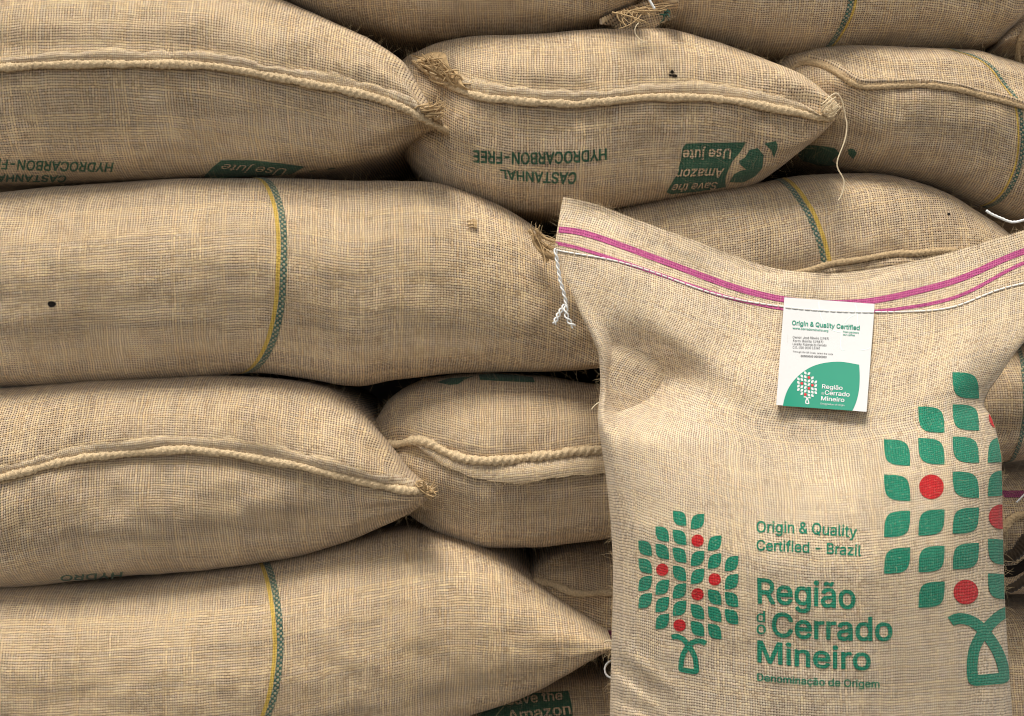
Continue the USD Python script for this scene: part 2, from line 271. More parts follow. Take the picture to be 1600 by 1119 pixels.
# ---------------------------------------------------------------- lying sacks
def sack(label, top, bot, yf=0.0, nd=.115, deep=.42, mat='a', seed=0, seam=None, ydep=None, bow=0.0, lumps=1.0, NX=260, fibres=1100, fold=1.0):
    """A filled jute sack lying on its side: outline top and bottom in the photograph's pixels, a round front nose, a flat stacked body, ends that close to a corner."""
    root = thing('jute_sack', label, 'sack', None); rng = np.random.default_rng(seed)
    top, bot = np.array(top, float), np.array(bot, float); x0, x1 = top[0, 0], top[-1, 0]
    ft, fb = PchipInterpolator(*top.T), PchipInterpolator(*bot.T)
    xs = (x0 + x1) / 2 - (x1 - x0) / 2 * np.cos(np.pi * (np.linspace(0, 1, NX) * .94 + .03) ); xs = x0 + (xs - xs[0]) / (xs[-1] - xs[0]) * (x1 - x0)
    yt, yb = ft(xs), fb(xs); yb = np.maximum(yb, yt + 5)
    h = (yb - yt) / 2; zm = (yb + yt) / 2; hr = h / h.max()
    front = yf + (PchipInterpolator(*np.array(ydep).T)(xs) if ydep is not None else 0 * xs)
    nose = nd * (.40 + .60 * hr ** .8); flat = deep * (.55 + .45 * hr ** .6)
    NF = 120; a = np.linspace(-np.pi / 2, np.pi / 2, NF)[:, None]
    # loop: bottom of the nose -> front -> top of the nose -> top flat -> back nose -> bottom flat
    ph = np.concatenate([a[:, 0], np.full(7, np.pi / 2), np.linspace(np.pi / 2, 1.5 * np.pi, 14)[1:-1], np.full(7, 1.5 * np.pi)])
    fl = np.concatenate([np.zeros(NF), np.linspace(0, 1, 9)[1:-1], np.ones(12), np.linspace(1, 0, 9)[1:-1]]); ph = np.r_[ph, ph[0]]; fl = np.r_[fl, 0]
    c, s = np.cos(ph), np.sin(ph)
    pw = lambda q, e: np.sign(q) * np.abs(q) ** e
    Y = front[:, None] + nose[:, None] * (1 - pw(c, .92)[None]) + flat[:, None] * fl[None]
    ymid = (front + nose)[:, None]
    Zpx = zm[:, None] - h[:, None] * pw(s, .96)[None] * (1 - .03 * fl[None])
    X = at(np.broadcast_to(xs[:, None], Y.shape), Zpx, np.broadcast_to(ymid, Y.shape))
    P = np.stack([X[..., 0], Y, X[..., 2]], -1)
    P[..., 0] += bow * np.where(fl > 0, 0, np.maximum(c, 0))[None] * np.minimum(1, hr[:, None] * 1.2) * (1 - np.abs(np.linspace(-1, 1, NX)) ** 3)[:, None]
    def normals(P):
        gi = np.gradient(P, axis=0); gj = np.gradient(P, axis=1); n = unit(np.cross(gi, gj))
        k = NF // 2; return -n if n[:, k, 1].mean() > 0 else n
    N = normals(P)
    # cloth coordinates: metres along the sack and around it from the seam
    k0 = NF // 2; u = np.r_[0, np.cumsum(np.linalg.norm(np.diff(P[:, k0], axis=0), axis=1))]
    v = np.concatenate([np.zeros((NX, 1)), np.cumsum(np.linalg.norm(np.diff(P, axis=1), axis=2), axis=1)], 1)
    zs = zm if seam is None else np.clip(PchipInterpolator(*np.array(sorted(seam, key=lambda q: q[0]), float).T, extrapolate=True)(np.clip(xs, min(q[0] for q in seam), max(q[0] for q in seam))), yt + .1 * h, yb - .1 * h)
    v0 = np.array([np.interp(np.arcsin(np.clip((zm[i] - zs[i]) / h[i], -.98, .98)), ph[:NF], v[i, :NF]) for i in range(NX)])
    w = 41; v0 = np.convolve(np.r_[np.full(w, v0[0]), v0, np.full(w, v0[-1])], np.ones(w) / w, 'same')[w:-w]
    UV = np.stack([np.broadcast_to(u[:, None], v.shape), v - v0[:, None]], -1)
    # beans push small lumps, the cloth gathers towards the corners
    e = np.minimum(np.abs(xs - x0), np.abs(x1 - xs)); taper = np.clip(e / 60, 0, 1)[:, None]
    q = P * np.array([6, 6, 9]) + seed * 3.1
    disp = (meshkit.fbm(q, 3, seed) - .5) * .024 + (meshkit.fbm(P * 34, 2, seed + 9) - .5) * .0055 * lumps
    phase = meshkit.noise(np.stack([xs / 160, xs * 0, xs * 0], -1), seed + 4)[:, None] * 3
    gath = np.sin(5.0 * ph[None] + phase * 2 + seed) * .6 + np.sin(11 * ph[None] + phase * 3 + 2 * seed) * .4
    disp = disp * taper + gath * fold * .0045 * np.exp(-((e - 70) / 70.0) ** 2)[:, None] * np.clip(e / 25, 0, 1)[:, None]
    disp *= (np.abs(c)[None] * .75 + .25)
    if seam is not None:                                                  # the cloth is drawn in on both sides of a seam
        d = np.abs(UV[..., 1]); disp = disp - .0035 * np.exp(-(d / .014) ** 2) * taper
    P = P + N * disp[..., None]; P[:, -1] = P[:, 0]; N = normals(P)
    V = P.reshape(-1, 3); F = quads(*P.shape[:2])
    n = np.cross(V[F[:, 1]] - V[F[:, 0]], V[F[:, 2]] - V[F[:, 0]]); m = N.reshape(-1, 3)
    if (n * m[F[:, 0]]).sum() < 0: F = F[:, ::-1]
    caps = []; nj = P.shape[1]; V = np.vstack([V, P[0].mean(0), P[-1].mean(0)]); uvs = np.vstack([UV.reshape(-1, 2), UV[0].mean(0), UV[-1].mean(0)])
    j = np.arange(nj - 1); caps = [np.stack([np.full(nj - 1, len(V) - 2), j, j + 1], 1), np.stack([np.full(nj - 1, len(V) - 1), (NX - 1) * nj + j + 1, (NX - 1) * nj + j], 1)]
    cloth = obj('cloth', (V, np.vstack([F] + caps)), M[mat], root, smooth=True, uv=uvs)
    S = Surf(P[:, :NF], N[:, :NF], UV[:, :NF]); S.root, S.mat, S.P, S.N, S.UV, S.NF, S.ph, S.rng, S.cloth = root, mat, P, N, UV, NF, ph, rng, cloth
    if fibres: fuzz('loose_fibres', P[:, 5:NF + 4].reshape(-1, 3), N[:, 5:NF + 4].reshape(-1, 3), FUZZ, root, fibres, rng)
    return S
def rope(S, pts, r=6.5, mat=None, lift=.003, pitch=11., depth=.13, name='seam_cord', wob=.6):
    """A thick overcast seam lying along the cloth."""
    q = spline(pts, 1.6); n = len(q); q = q + wob * (meshkit.noise(np.stack([np.arange(n) / 14., np.arange(n) * 0., np.zeros(n)], -1), 5)[:, None] - .5) * np.array([0, 2.0])
    P, N, _ = S.at(q, lift)
    ker = np.ones(9) / 9; y = np.convolve(np.pad(P[:, 1], 4, 'edge'), ker, 'valid'); P = at(*to_px(P).T, y)
    rr = r * .9 * K * (1 + .05 * np.random.default_rng(3).normal(0, 1, n) + .22 * (meshkit.noise(np.stack([np.arange(n) / 9., np.zeros(n), np.ones(n)], -1), 2) - .5) * 2); rr[:3] *= [.5, .8, .95]; rr[-3:] *= [.95, .8, .5]
    p = obj(name, tube(P, rr, 16, N, (3, 3 * pitch * K, depth), .06), mat or ROPE, S.root, smooth=True)
    fuzz('loose_fibres', P + N * (r * K * .6), N, FUZZ, S.root, 3 * n, S.rng, (.003, .009), .00018)
    return p
def flap(S, pts, width, side=-1, mat=None, lift=.0015, name='seam_hem', rag=.35, seed=0, crease=0.0):
    """The turned hem that stands beside the cord; side -1 above it, +1 below."""
    width = np.array(width) * 1.2; q = spline(pts, 3.0); n = len(q); T = unit(np.gradient(q, axis=0)); nrm = np.stack([-T[:, 1], T[:, 0]], 1) * side
    t = np.arange(n); w = np.interp(t, np.linspace(0, n - 1, len(width)), width) * (1 + rag * (meshkit.fbm(np.stack([t / 7., t * 0., t * 0. + seed], -1), 3, seed) - .5) * 2)
    w = w * np.minimum(1, np.minimum(t + .3, n - .7 - t) / 9.0)
    m = 7; k = np.linspace(0, 1, m)
    Q = q[:, None] + nrm[:, None] * (w[:, None] * k[None])[..., None]
    P, N, _ = S.at(Q.reshape(-1, 2), 0)
    up = (lift + .0055 * np.sin(np.pi * k * .8)[None] * (.6 + .8 * meshkit.noise(np.stack([t / 20., t * 0., t * 0. + 3], -1), seed + 2)[:, None]) + crease * (k ** 2)[None] * np.clip(meshkit.noise(np.stack([t / 26., t * 0., t * 0.], -1), seed + 8) - .45, 0, 1)[:, None])
    P = P + N * up.reshape(-1, 1); F = quads(n, m)
    s = np.r_[0, np.cumsum(np.linalg.norm(np.diff(q, axis=0), axis=1))] * K
    uv = np.stack([np.broadcast_to(s[:, None], (n, m)), np.broadcast_to(w[:, None] * K * k[None], (n, m))], -1).reshape(-1, 2)
    nn = np.cross(P[F[:, 1]] - P[F[:, 0]], P[F[:, 2]] - P[F[:, 0]])
    if (nn * N[F[:, 0]]).sum() < 0: F = F[:, ::-1]
    p = obj(name, (P, F), mat or HEM, S.root, smooth=True, uv=uv)
    e = np.arange(n) * m + m - 1
    fuzz('loose_fibres', P[e], N[e] + np.array([0, -.3, -side * 1.0]), FUZZ, S.root, 2 * n, S.rng, (.003, .011), .0002)
    return p
def stripe(S, pts, bands):
    """Dyed threads that run round the sack through the points. bands: (name, offset px, width px, material, label)."""
    pts = np.array(pts, float); _, _, uv = S.at(pts)
    NF = S.NF; P, N, UV, ph = S.P, S.N, S.UV, S.ph
    # where along the sack (column) the threads lie at each turn round it
    ii = np.arange(P.shape[0]); px = to_px(P)
    col = []; ang = []
    for x, y in pts:
        d = ((px[:, :NF] - np.array([x, y])) ** 2).sum(-1); i, j = np.unravel_index(d.argmin(), d.shape)
        i2 = np.interp(x, px[:, j, 0], ii) if np.all(np.diff(px[:, j, 0]) > 0) else i
        col.append(i2); ang.append(ph[j])
    o = np.argsort(ang); ang, col = np.array(ang)[o], np.array(col)[o]; cf = np.polyfit(ang, col, min(3, len(ang) - 1)) if len(ang) < 5 else np.polyfit(ang, col, 3)
    jj = np.arange(0, NF + 1); a = np.clip(ph[jj], ang[0] - .25, ang[-1] + .25); ci = np.polyval(cf, a)
    for name, off, wd, mat, label in bands:
        m = 4; R = []
        for k in np.linspace(-.5, .5, m):
            pos, nn, uu = [], [], []
            for c0, j in zip(ci, jj):
                i0 = int(np.clip(c0, 1, len(ii) - 3)); dx = np.linalg.norm(P[i0 + 1, j] - P[i0 - 1, j]) / 2
                c1 = np.clip(c0 + (off + wd * k) * K / dx, 0, len(ii) - 2.001); i1 = int(c1); f = c1 - i1
                pos.append(P[i1, j] * (1 - f) + P[i1 + 1, j] * f + N[i1, j] * .0006); uu.append(UV[i1, j] * (1 - f) + UV[i1 + 1, j] * f); nn.append(N[i1, j])
            R.append((pos, uu, nn))
        pos = np.array([r[0] for r in R]); uu = np.array([r[1] for r in R]); nn = np.array([r[2] for r in R]); F = quads(m, len(jj)); V = pos.reshape(-1, 3)
        x = np.cross(V[F[:, 1]] - V[F[:, 0]], V[F[:, 2]] - V[F[:, 0]])
        if (x * nn.reshape(-1, 3)[F[:, 0]]).sum() < 0: F = F[:, ::-1]
        obj(name, (V, F), mat, S.root, smooth=True, uv=uu.reshape(-1, 2), label=label)
def gy(S, green, yellow, g=10.5, y=6.5):
    b = [('green_stripe', green, g, STR_G[S.mat], 'woven dark green stripe')]
    if yellow is not None: b.append(('yellow_stripe', yellow, y, STR_Y[S.mat], 'woven yellow stripe'))
    return b
def thread(S, pts, r, mat, depth=None, name='loose_thread', lift=.004, wob=0, label=None, sides=6, step=1.6):
    """A loose yarn through pixels; it hangs in front of the cloth at the given depth, or lies on it."""
    q = spline(pts, step)
    if wob: q = q + wob * (meshkit.fbm(np.stack([np.arange(len(q)) / 9., np.zeros(len(q)), np.zeros(len(q))], -1), 2, 7)[:, None] - .5) * np.array([2., .6])
    P = at(q[:, 0], q[:, 1], np.interp(np.linspace(0, 1, len(q)), np.linspace(0, 1, len(np.atleast_1d(depth))), np.atleast_1d(depth))) if depth is not None else S.at(q, lift)[0]
    return obj(name, tube(P, r * K, sides, None, (2, 12 * K, .2)), mat, S.root, smooth=True, label=label)
def tuft(S, base, tips, r, mat, depth, name='frayed_corner', n=30, spread=6, label=None, dz=.02):
    """A bundle of frayed jute yarns from a base line to tips."""
    rng = S.rng; parts = []; base = np.array(base, float); tips = np.array(tips, float)
    for i in range(n):
        t = rng.random(); b = base[0] + (base[1] - base[0]) * t + rng.normal(0, 1.5, 2)
        k = rng.integers(0, len(tips)); e = tips[k] + rng.normal(0, spread, 2); mid = (b + e) / 2 + rng.normal(0, spread * .8, 2)
        q = spline([b, mid, e], 2.0); d = depth + np.linspace(0, 1, len(q)) * rng.uniform(-dz, dz * .2) - rng.random() * .006
        parts.append(tube(at(q[:, 0], q[:, 1], d), r * K * rng.uniform(.5, 1.2) * np.linspace(1, .55, len(q)), 5))
    return obj(name, join(parts), mat, S.root, smooth=True, label=label)
def dark_spot(S, x, y, rx, ry, name='hole', seed=0):
    th = np.linspace(0, 2 * np.pi, 22)[:-1]; r = 1 + .35 * (np.random.default_rng(seed).random(21) - .5)
    S.decal(name, *fill(Polygon(np.c_[x + rx * r * np.cos(th), y + ry * r * np.sin(th)]), 3.), HOLE, S.root, .0008)
def letters(S, text, *a, mat=None, name='lettering', lift=.0007, **kw):
    S.decal(name, *text_px(text, *a, **kw), mat or INK[S.mat], S.root, lift)

# ---------------------------------------------------------------- setting
zg = float(at(0, 1575, 0)[2])
obj('ground', trimesh.creation.box((14, 12, .1), trimesh.transformations.translation_matrix((0, -2, zg - .05))), GROUND, kind='structure')
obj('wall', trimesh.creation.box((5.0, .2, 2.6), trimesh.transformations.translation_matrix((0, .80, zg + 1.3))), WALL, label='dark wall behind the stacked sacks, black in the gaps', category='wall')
#SACKS
A = sack('upper jute sack with frayed corner, cut off by top edge, left of the striped one',
  [(300, -60), (380, -150), (500, -200), (800, -210), (900, -170), (960, -90), (998, -14)],
  [(300, -50), (380, -25), (455, 2), (520, 33), (600, 53), (660, 62), (750, 63), (850, 57), (920, 42), (960, 25), (998, -5)], yf=.01, mat='b', seed=11, fibres=500, lumps=.8)
B = sack('green striped jute sack cut off by the top edge, above the right-hand sacks',
  [(930, -60), (1000, -160), (1200, -200), (1450, -190), (1560, -140), (1610, -60), (1628, -35)],
  [(930, -50), (980, 5), (1030, 44), (1100, 66), (1180, 85), (1250, 89), (1320, 83), (1400, 80), (1500, 82), (1545, 74), (1580, 45), (1607, 5), (1628, -30)], yf=.015, mat='c', seed=12, fibres=500, ydep=[(930, .05), (1100, 0), (1640, 0)])
C = sack('small visible end of a jute sack at the far upper right corner',
  [(1548, 72), (1560, 50), (1590, 26), (1640, 8), (1750, -20), (1850, -10), (1900, 55)],
  [(1548, 82), (1570, 98), (1600, 108), (1700, 112), (1800, 108), (1900, 70)], yf=.07, mat='c', seed=13, NX=160, fibres=200)
D_SEAM = [(-300, 125), (-150, 112), (0, 107), (90, 102), (190, 101), (285, 102), (356, 108), (427, 121), (499, 135), (570, 150), (617, 164), (660, 180), (690, 197), (709, 207)]
D = sack('large jute sack with thick corded seam, upper left, its corner pointing right',
  [(-330, 110), (-250, 30), (-100, -30), (100, -52), (300, -42), (440, 0), (520, 36), (590, 72), (635, 108), (660, 148), (678, 176), (694, 196)],
  [(-330, 130), (-250, 220), (-100, 280), (0, 290), (150, 284), (300, 278), (430, 275), (520, 265), (590, 246), (645, 219), (675, 205), (694, 202)], yf=-.005, mat='d', seed=14, seam=D_SEAM)
E_SEAM = [(648, 96), (668, 112), (695, 128), (740, 150), (800, 158), (880, 163), (950, 159), (1050, 153), (1150, 160), (1230, 174), (1280, 182), (1302, 181)]
E = sack('jute sack with green upside-down lettering and frayed corner, upper middle',
  [(590, 165), (604, 130), (628, 100), (655, 84), (690, 68), (760, 61), (850, 57), (950, 50), (1020, 50), (1100, 68), (1180, 95), (1240, 122), (1275, 147), (1290, 160), (1300, 174)],
  [(590, 175), (604, 210), (628, 240), (650, 266), (690, 292), (750, 317), (820, 334), (880, 339), (950, 328), (1010, 317), (1080, 306), (1160, 293), (1215, 266), (1255, 234), (1280, 212), (1300, 190)], yf=0, mat='d', seed=15, seam=E_SEAM, ydep=[(590, .10), (660, .055), (800, 0), (1302, 0)])
F_SEAM = [(1232, 120), (1245, 104), (1270, 100), (1305, 114), (1340, 134), (1400, 135), (1480, 138), (1540, 152), (1600, 168), (1700, 195), (1850, 225)]
F = sack('jute sack at right edge with brown sunken seam and curved green stripe',
  [(1200, 150), (1208, 112), (1232, 87), (1280, 78), (1400, 80), (1500, 84), (1570, 101), (1620, 118), (1750, 130), (1850, 170), (1900, 225)],
  [(1200, 170), (1215, 225), (1250, 250), (1320, 265), (1400, 276), (1480, 297), (1540, 325), (1600, 345), (1750, 350), (1850, 310), (1900, 240)], yf=.01, mat='c', seed=16, seam=F_SEAM, ydep=[(1200, .07), (1300, .03), (1450, 0), (1900, 0)])
G = sack('long smooth jute sack with one yellow and green stripe, left, third row from bottom',
  [(-160, 450), (-120, 350), (-50, 312), (0, 303), (150, 288), (300, 280), (430, 278), (560, 283), (680, 291), (760, 314), (820, 346), (870, 385), (930, 440), (985, 515), (1005, 550)],
  [(-160, 470), (-120, 560), (-50, 598), (0, 605), (150, 600), (300, 590), (400, 583), (480, 592), (560, 603), (620, 593), (720, 582), (850, 579), (930, 574), (985, 566), (1005, 558)], yf=0, mat='a', seed=17, bow=.012, lumps=.7)
H_SEAM = [(1000, 470), (1120, 450), (1200, 438), (1250, 425), (1300, 412), (1370, 401), (1450, 396), (1510, 398), (1600, 430), (1690, 495)]
H = sack('jute sack directly behind the top hem of the upright printed sack',
  [(890, 390), (920, 345), (970, 320), (1050, 302), (1170, 289), (1250, 275), (1350, 272), (1430, 290), (1500, 322), (1560, 360), (1620, 410), (1680, 465), (1710, 500)],
  [(890, 420), (920, 500), (1000, 545), (1300, 560), (1500, 540), (1600, 533), (1680, 527), (1710, 512)], yf=.03, mat='b', seed=18, seam=H_SEAM, ydep=[(890, .06), (1000, .02), (1150, 0), (1710, 0)], bow=.01, lumps=.7)
O = sack('rounded jute sack with green stripe at right edge behind upright sack shoulder',
  [(1150, 620), (1200, 565), (1350, 558), (1500, 538), (1600, 534), (1750, 545), (1850, 620)],
  [(1150, 640), (1250, 700), (1400, 725), (1560, 722), (1620, 704), (1750, 690), (1850, 632)], yf=.03, mat='c', seed=19, bow=.01, fibres=300, NX=180)
J_SEAM = [(-150, 765), (-60, 758), (0, 747), (60, 733), (120, 718), (200, 708), (280, 702), (340, 706), (420, 718), (500, 735), (570, 752), (620, 764), (655, 769), (677, 768)]
J = sack('jute sack with wavy corded seam, left, directly below the long striped one',
  [(-170, 740), (-120, 650), (-50, 612), (0, 605), (200, 592), (350, 587), (430, 591), (510, 606), (560, 638), (600, 686), (640, 734), (668, 756)],
  [(-170, 770), (-120, 870), (-50, 905), (0, 915), (150, 903), (300, 890), (450, 870), (560, 838), (615, 814), (645, 797), (668, 781)], yf=-.005, mat='e', seed=20, seam=J_SEAM)
K_SEAM = [(606, 690), (622, 694), (645, 689), (668, 690), (700, 706), (740, 717), (800, 717), (880, 708), (945, 702), (1100, 700), (1230, 706)]
KS = sack('short rounded jute sack in the middle with thick cord above a folded hem',
  [(582, 690), (592, 650), (620, 616), (680, 590), (740, 583), (850, 588), (920, 600), (1000, 610), (1150, 640), (1250, 700)],
  [(582, 700), (596, 760), (636, 803), (700, 838), (770, 854), (830, 854), (900, 846), (1000, 830), (1150, 790), (1250, 715)], yf=.01, mat='e', seed=21, seam=K_SEAM, ydep=[(582, .09), (660, .045), (800, 0), (1250, 0)])
Ls = sack('lowest left jute sack, striped yellow and green, its pointed corner by the upright sack',
  [(-160, 1010), (-120, 950), (-50, 920), (0, 914), (150, 908), (300, 893), (410, 878), (560, 843), (640, 829), (700, 838), (780, 868), (830, 905), (900, 958), (954, 997)],
  [(-160, 1050), (-120, 1150), (-50, 1185), (100, 1195), (400, 1190), (560, 1165), (700, 1122), (800, 1092), (870, 1058), (920, 1028), (954, 1004)], yf=0, mat='a', seed=22, bow=.008, lumps=.7, fold=.35)
M_SEAM = [(834, 909), (848, 911), (862, 914), (890, 925), (950, 926), (1050, 930), (1200, 940)]
Ms = sack('small shaded jute sack end with corded seam in the dark gap beside upright sack',
  [(826, 903), (838, 880), (870, 858), (920, 848), (1000, 845), (1200, 880), (1300, 930)],
  [(826, 914), (845, 950), (900, 992), (950, 1018), (1000, 1030), (1200, 1000), (1300, 940)], yf=.10, mat='d', seed=23, seam=M_SEAM, fibres=300, NX=160)
Ns = sack('shaded bottom jute sack with green panel, mostly below the frame, beside upright sack',
  [(200, 1330), (260, 1225), (400, 1198), (560, 1180), (700, 1132), (760, 1096), (830, 1072), (900, 1060), (1000, 1060), (1150, 1110), (1250, 1290)],
  [(200, 1350), (260, 1470), (400, 1530), (700, 1560), (1000, 1560), (1150, 1500), (1250, 1310)], yf=.03, mat='b', seed=24, fibres=300)
Q = sack('shaded jute sack with pink stripe and torn hem at the right edge',
  [(1250, 830), (1330, 760), (1500, 738), (1600, 735), (1750, 745), (1850, 830)],
  [(1250, 850), (1330, 900), (1500, 925), (1600, 925), (1750, 910), (1850, 845)], yf=.05, mat='c', seed=25, fibres=200, NX=180)
U = sack('plain shaded jute sack at the lower right edge beside the upright sack',
  [(1250, 1050), (1330, 970), (1500, 942), (1600, 945), (1750, 960), (1850, 1050)],
  [(1250, 1080), (1330, 1180), (1500, 1210), (1600, 1210), (1750, 1190), (1850, 1070)], yf=.05, mat='c', seed=26, fibres=200, NX=180)

# seams
rope(D, D_SEAM, 6.8); flap(D, [(x, y - 3) for x, y in D_SEAM[:-2]], [14, 16, 15, 12, 9, 12, 15, 15, 13, 11, 16, 15, 9], seed=1)
rope(E, E_SEAM, 6.4); flap(E, [(x, y - 3) for x, y in E_SEAM[2:-1]], [18, 17, 15, 14, 11, 13, 17, 15, 12, 9], seed=2)
rope(F, F_SEAM, 4.6, ROPE_D, .0015, 8.); flap(F, [(x, y - 1) for x, y in F_SEAM[1:-1]], [10, 9, 8, 7, 6, 6, 6, 6], seed=3, mat=M['c'])
rope(H, H_SEAM, 5.2, ROPE_D, .007, 8.); flap(H, [(x, y + 2) for x, y in H_SEAM], [4, 6, 8, 14, 16, 14, 9, 6], side=1, seed=4, mat=M['b'], lift=.003)
rope(J, J_SEAM, 6.8); flap(J, [(x, y - 3) for x, y in J_SEAM[1:-1]], [12, 13, 15, 15, 14, 14, 15, 16, 15, 13, 12, 10], seed=5, crease=.012)
rope(KS, K_SEAM, 7.2, pitch=12., depth=.2); flap(KS, [(x, y + 3) for x, y in K_SEAM[2:]], [8, 16, 26, 29, 29, 29, 28, 26, 26, 20], side=1, seed=6, rag=.12, lift=.003)
rope(Ms, M_SEAM, 6., pitch=11.)
rope(C, [(1594, 98), (1590, 75), (1598, 52), (1625, 42), (1700, 45)], 5., ROPE_D)
# stripes
stripe(B, [(1333, -30), (1329, 0), (1320, 33), (1306, 55), (1288, 78)], gy(B, 0, 8, 9, 4))
stripe(F, [(1532, 92), (1562, 117), (1586, 155), (1598, 200), (1597, 240), (1580, 290), (1550, 322)], gy(F, 0, -7, 7, 3))
stripe(G, [(417, 282), (431, 310), (441, 350), (446, 400), (444, 450), (436, 500), (425, 535), (408, 562), (392, 580)], gy(G, 0, -9, 10.5, 6.5))
stripe(H, [(1214, 277), (1240, 300), (1262, 335), (1276, 365), (1286, 402)], gy(H, 0, 9, 9, 7))
stripe(O, [(1589, 540), (1598, 570), (1602, 620), (1598, 670), (1586, 710)], gy(O, 0, None, 7))
stripe(Ls, [(417, 882), (426, 905), (434, 950), (438, 1000), (436, 1045), (428, 1090), (417, 1119)], gy(Ls, 0, -9, 10.5, 6.5))
stripe(J, [(430, 592), (432, 600)], []) if False else None

# green printing
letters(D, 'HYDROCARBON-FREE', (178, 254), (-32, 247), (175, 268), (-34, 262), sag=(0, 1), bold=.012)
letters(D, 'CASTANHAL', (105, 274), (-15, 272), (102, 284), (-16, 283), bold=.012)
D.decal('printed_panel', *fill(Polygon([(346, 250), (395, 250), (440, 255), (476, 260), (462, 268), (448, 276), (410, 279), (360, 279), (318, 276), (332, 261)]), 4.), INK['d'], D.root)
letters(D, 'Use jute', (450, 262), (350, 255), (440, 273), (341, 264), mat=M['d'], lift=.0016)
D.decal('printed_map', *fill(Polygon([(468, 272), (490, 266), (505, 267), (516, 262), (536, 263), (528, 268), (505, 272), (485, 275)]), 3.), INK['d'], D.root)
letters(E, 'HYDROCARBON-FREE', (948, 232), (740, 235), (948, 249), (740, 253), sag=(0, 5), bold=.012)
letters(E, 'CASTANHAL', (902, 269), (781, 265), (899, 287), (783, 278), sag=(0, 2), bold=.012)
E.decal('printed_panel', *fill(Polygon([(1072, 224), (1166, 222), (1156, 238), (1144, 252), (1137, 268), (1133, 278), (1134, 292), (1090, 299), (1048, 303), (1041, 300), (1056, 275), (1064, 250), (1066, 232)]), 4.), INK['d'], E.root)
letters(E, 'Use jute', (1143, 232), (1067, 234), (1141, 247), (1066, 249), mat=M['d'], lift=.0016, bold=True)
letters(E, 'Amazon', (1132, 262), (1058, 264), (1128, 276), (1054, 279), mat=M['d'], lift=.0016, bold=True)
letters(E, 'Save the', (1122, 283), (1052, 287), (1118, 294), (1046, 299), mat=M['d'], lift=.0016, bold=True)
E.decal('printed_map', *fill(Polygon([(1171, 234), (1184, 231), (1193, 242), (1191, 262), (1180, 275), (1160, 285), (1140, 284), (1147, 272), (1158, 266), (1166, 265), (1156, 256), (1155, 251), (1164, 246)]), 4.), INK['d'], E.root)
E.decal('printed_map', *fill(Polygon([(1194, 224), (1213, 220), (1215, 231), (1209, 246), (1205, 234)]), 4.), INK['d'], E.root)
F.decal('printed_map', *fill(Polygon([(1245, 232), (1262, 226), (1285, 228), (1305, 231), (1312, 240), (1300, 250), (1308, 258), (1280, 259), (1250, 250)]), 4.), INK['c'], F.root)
F.decal('printed_map', *fill(Polygon([(1325, 233), (1333, 232), (1339, 239), (1333, 248), (1326, 241)]), 4.), INK['c'], F.root)
letters(J, 'HYDRO', (192, 893), (95, 899), (190, 903), (94, 907), bold=True)
KS.decal('printed_map', *fill(Polygon([(683, 598), (700, 592), (722, 590), (740, 588), (726, 594), (716, 601), (702, 602)]), 4.), INK['e'], KS.root)
KS.decal('printed_panel', *fill(Polygon([(748, 586), (770, 584), (800, 586), (832, 590), (836, 598), (800, 597), (762, 595), (750, 594)]), 4.), INK['e'], KS.root)
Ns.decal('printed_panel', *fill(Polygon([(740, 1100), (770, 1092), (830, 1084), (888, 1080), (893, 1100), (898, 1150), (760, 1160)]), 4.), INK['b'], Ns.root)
letters(Ns, 'Save the', (792, 1103), (880, 1094), (789, 1088), (878, 1080), mat=M['b'], lift=.0016, bold=True)
letters(Ns, 'Amazon', (795, 1128), (893, 1116), (792, 1112), (890, 1100), mat=M['b'], lift=.0016, bold=True)
# holes and snags
dark_spot(G, 81, 475, 6.5, 5, seed=1); dark_spot(E, 1050, 113, 3.2, 3, seed=2); dark_spot(E, 1054, 119, 4.5, 2.6, seed=3); dark_spot(H, 1482, 335, 2.5, 1.6, seed=3); dark_spot(E, 1047, 118, 2.5, 1.8, seed=5)
for dx, dy, ln in ((-9, -4, 15), (-7, 1, 13), (-5, 5, 11), (0, -7, 0), (3, -6, 0)):
    thread(G, [(738 + dx, 353 + dy), (738 + dx + (ln or 3) / 2, 353 + dy - 1), (738 + dx + (ln or 3), 353 + dy + (0 if ln else 13))], 1.2, FRAY, name='snagged_yarn')
thread(Ls, [(632, 862), (636, 870), (637, 880)], 1.3, FRAY, name='snagged_yarn')
# frayed corners, loose yarns
tuft(E, [(650, 96), (735, 142)], [(652, 95), (668, 92), (682, 96), (690, 106), (708, 118), (728, 132), (700, 124)], 2.0, FRAY, .035, n=80, spread=5, label='frayed brown corner')
thread(E, [(672, 98), (683, 92), (686, 84)], 1.1, FRAY, .03)
flap(E, [(648, 93), (672, 110), (700, 128), (735, 145)], [9, 20, 20, 12], seed=12, mat=FRAY, rag=.8, lift=.006)
tuft(D, [(640, 168), (690, 190)], [(672, 160), (690, 160), (694, 168), (697, 178)], 1.6, FRAY, -.006, n=28, spread=4)
tuft(E, [(1284, 176), (1296, 182)], [(1298, 158), (1306, 160), (1309, 170), (1296, 172), (1312, 163)], 1.6, STRAW_T, -.004, n=26, spread=3, label='pale tied corner of yarn')
thread(E, [(1283, 163), (1296, 152), (1307, 146), (1315, 158), (1320, 175), (1323, 195), (1318, 225), (1308, 258), (1317, 278), (1318, 295), (1310, 314)], 1.05, STRAW_T, [-.01, .0, -.005, -.005], wob=.8, label='long dangling straw coloured thread')
thread(E, [(1282, 168), (1294, 160), (1306, 152)], 1.2, STRAW_T, -.008)
tuft(J, [(648, 752), (668, 776)], [(674, 758), (682, 764), (680, 772), (672, 780), (664, 750)], 1.5, FRAY, -.004, n=26, spread=3)
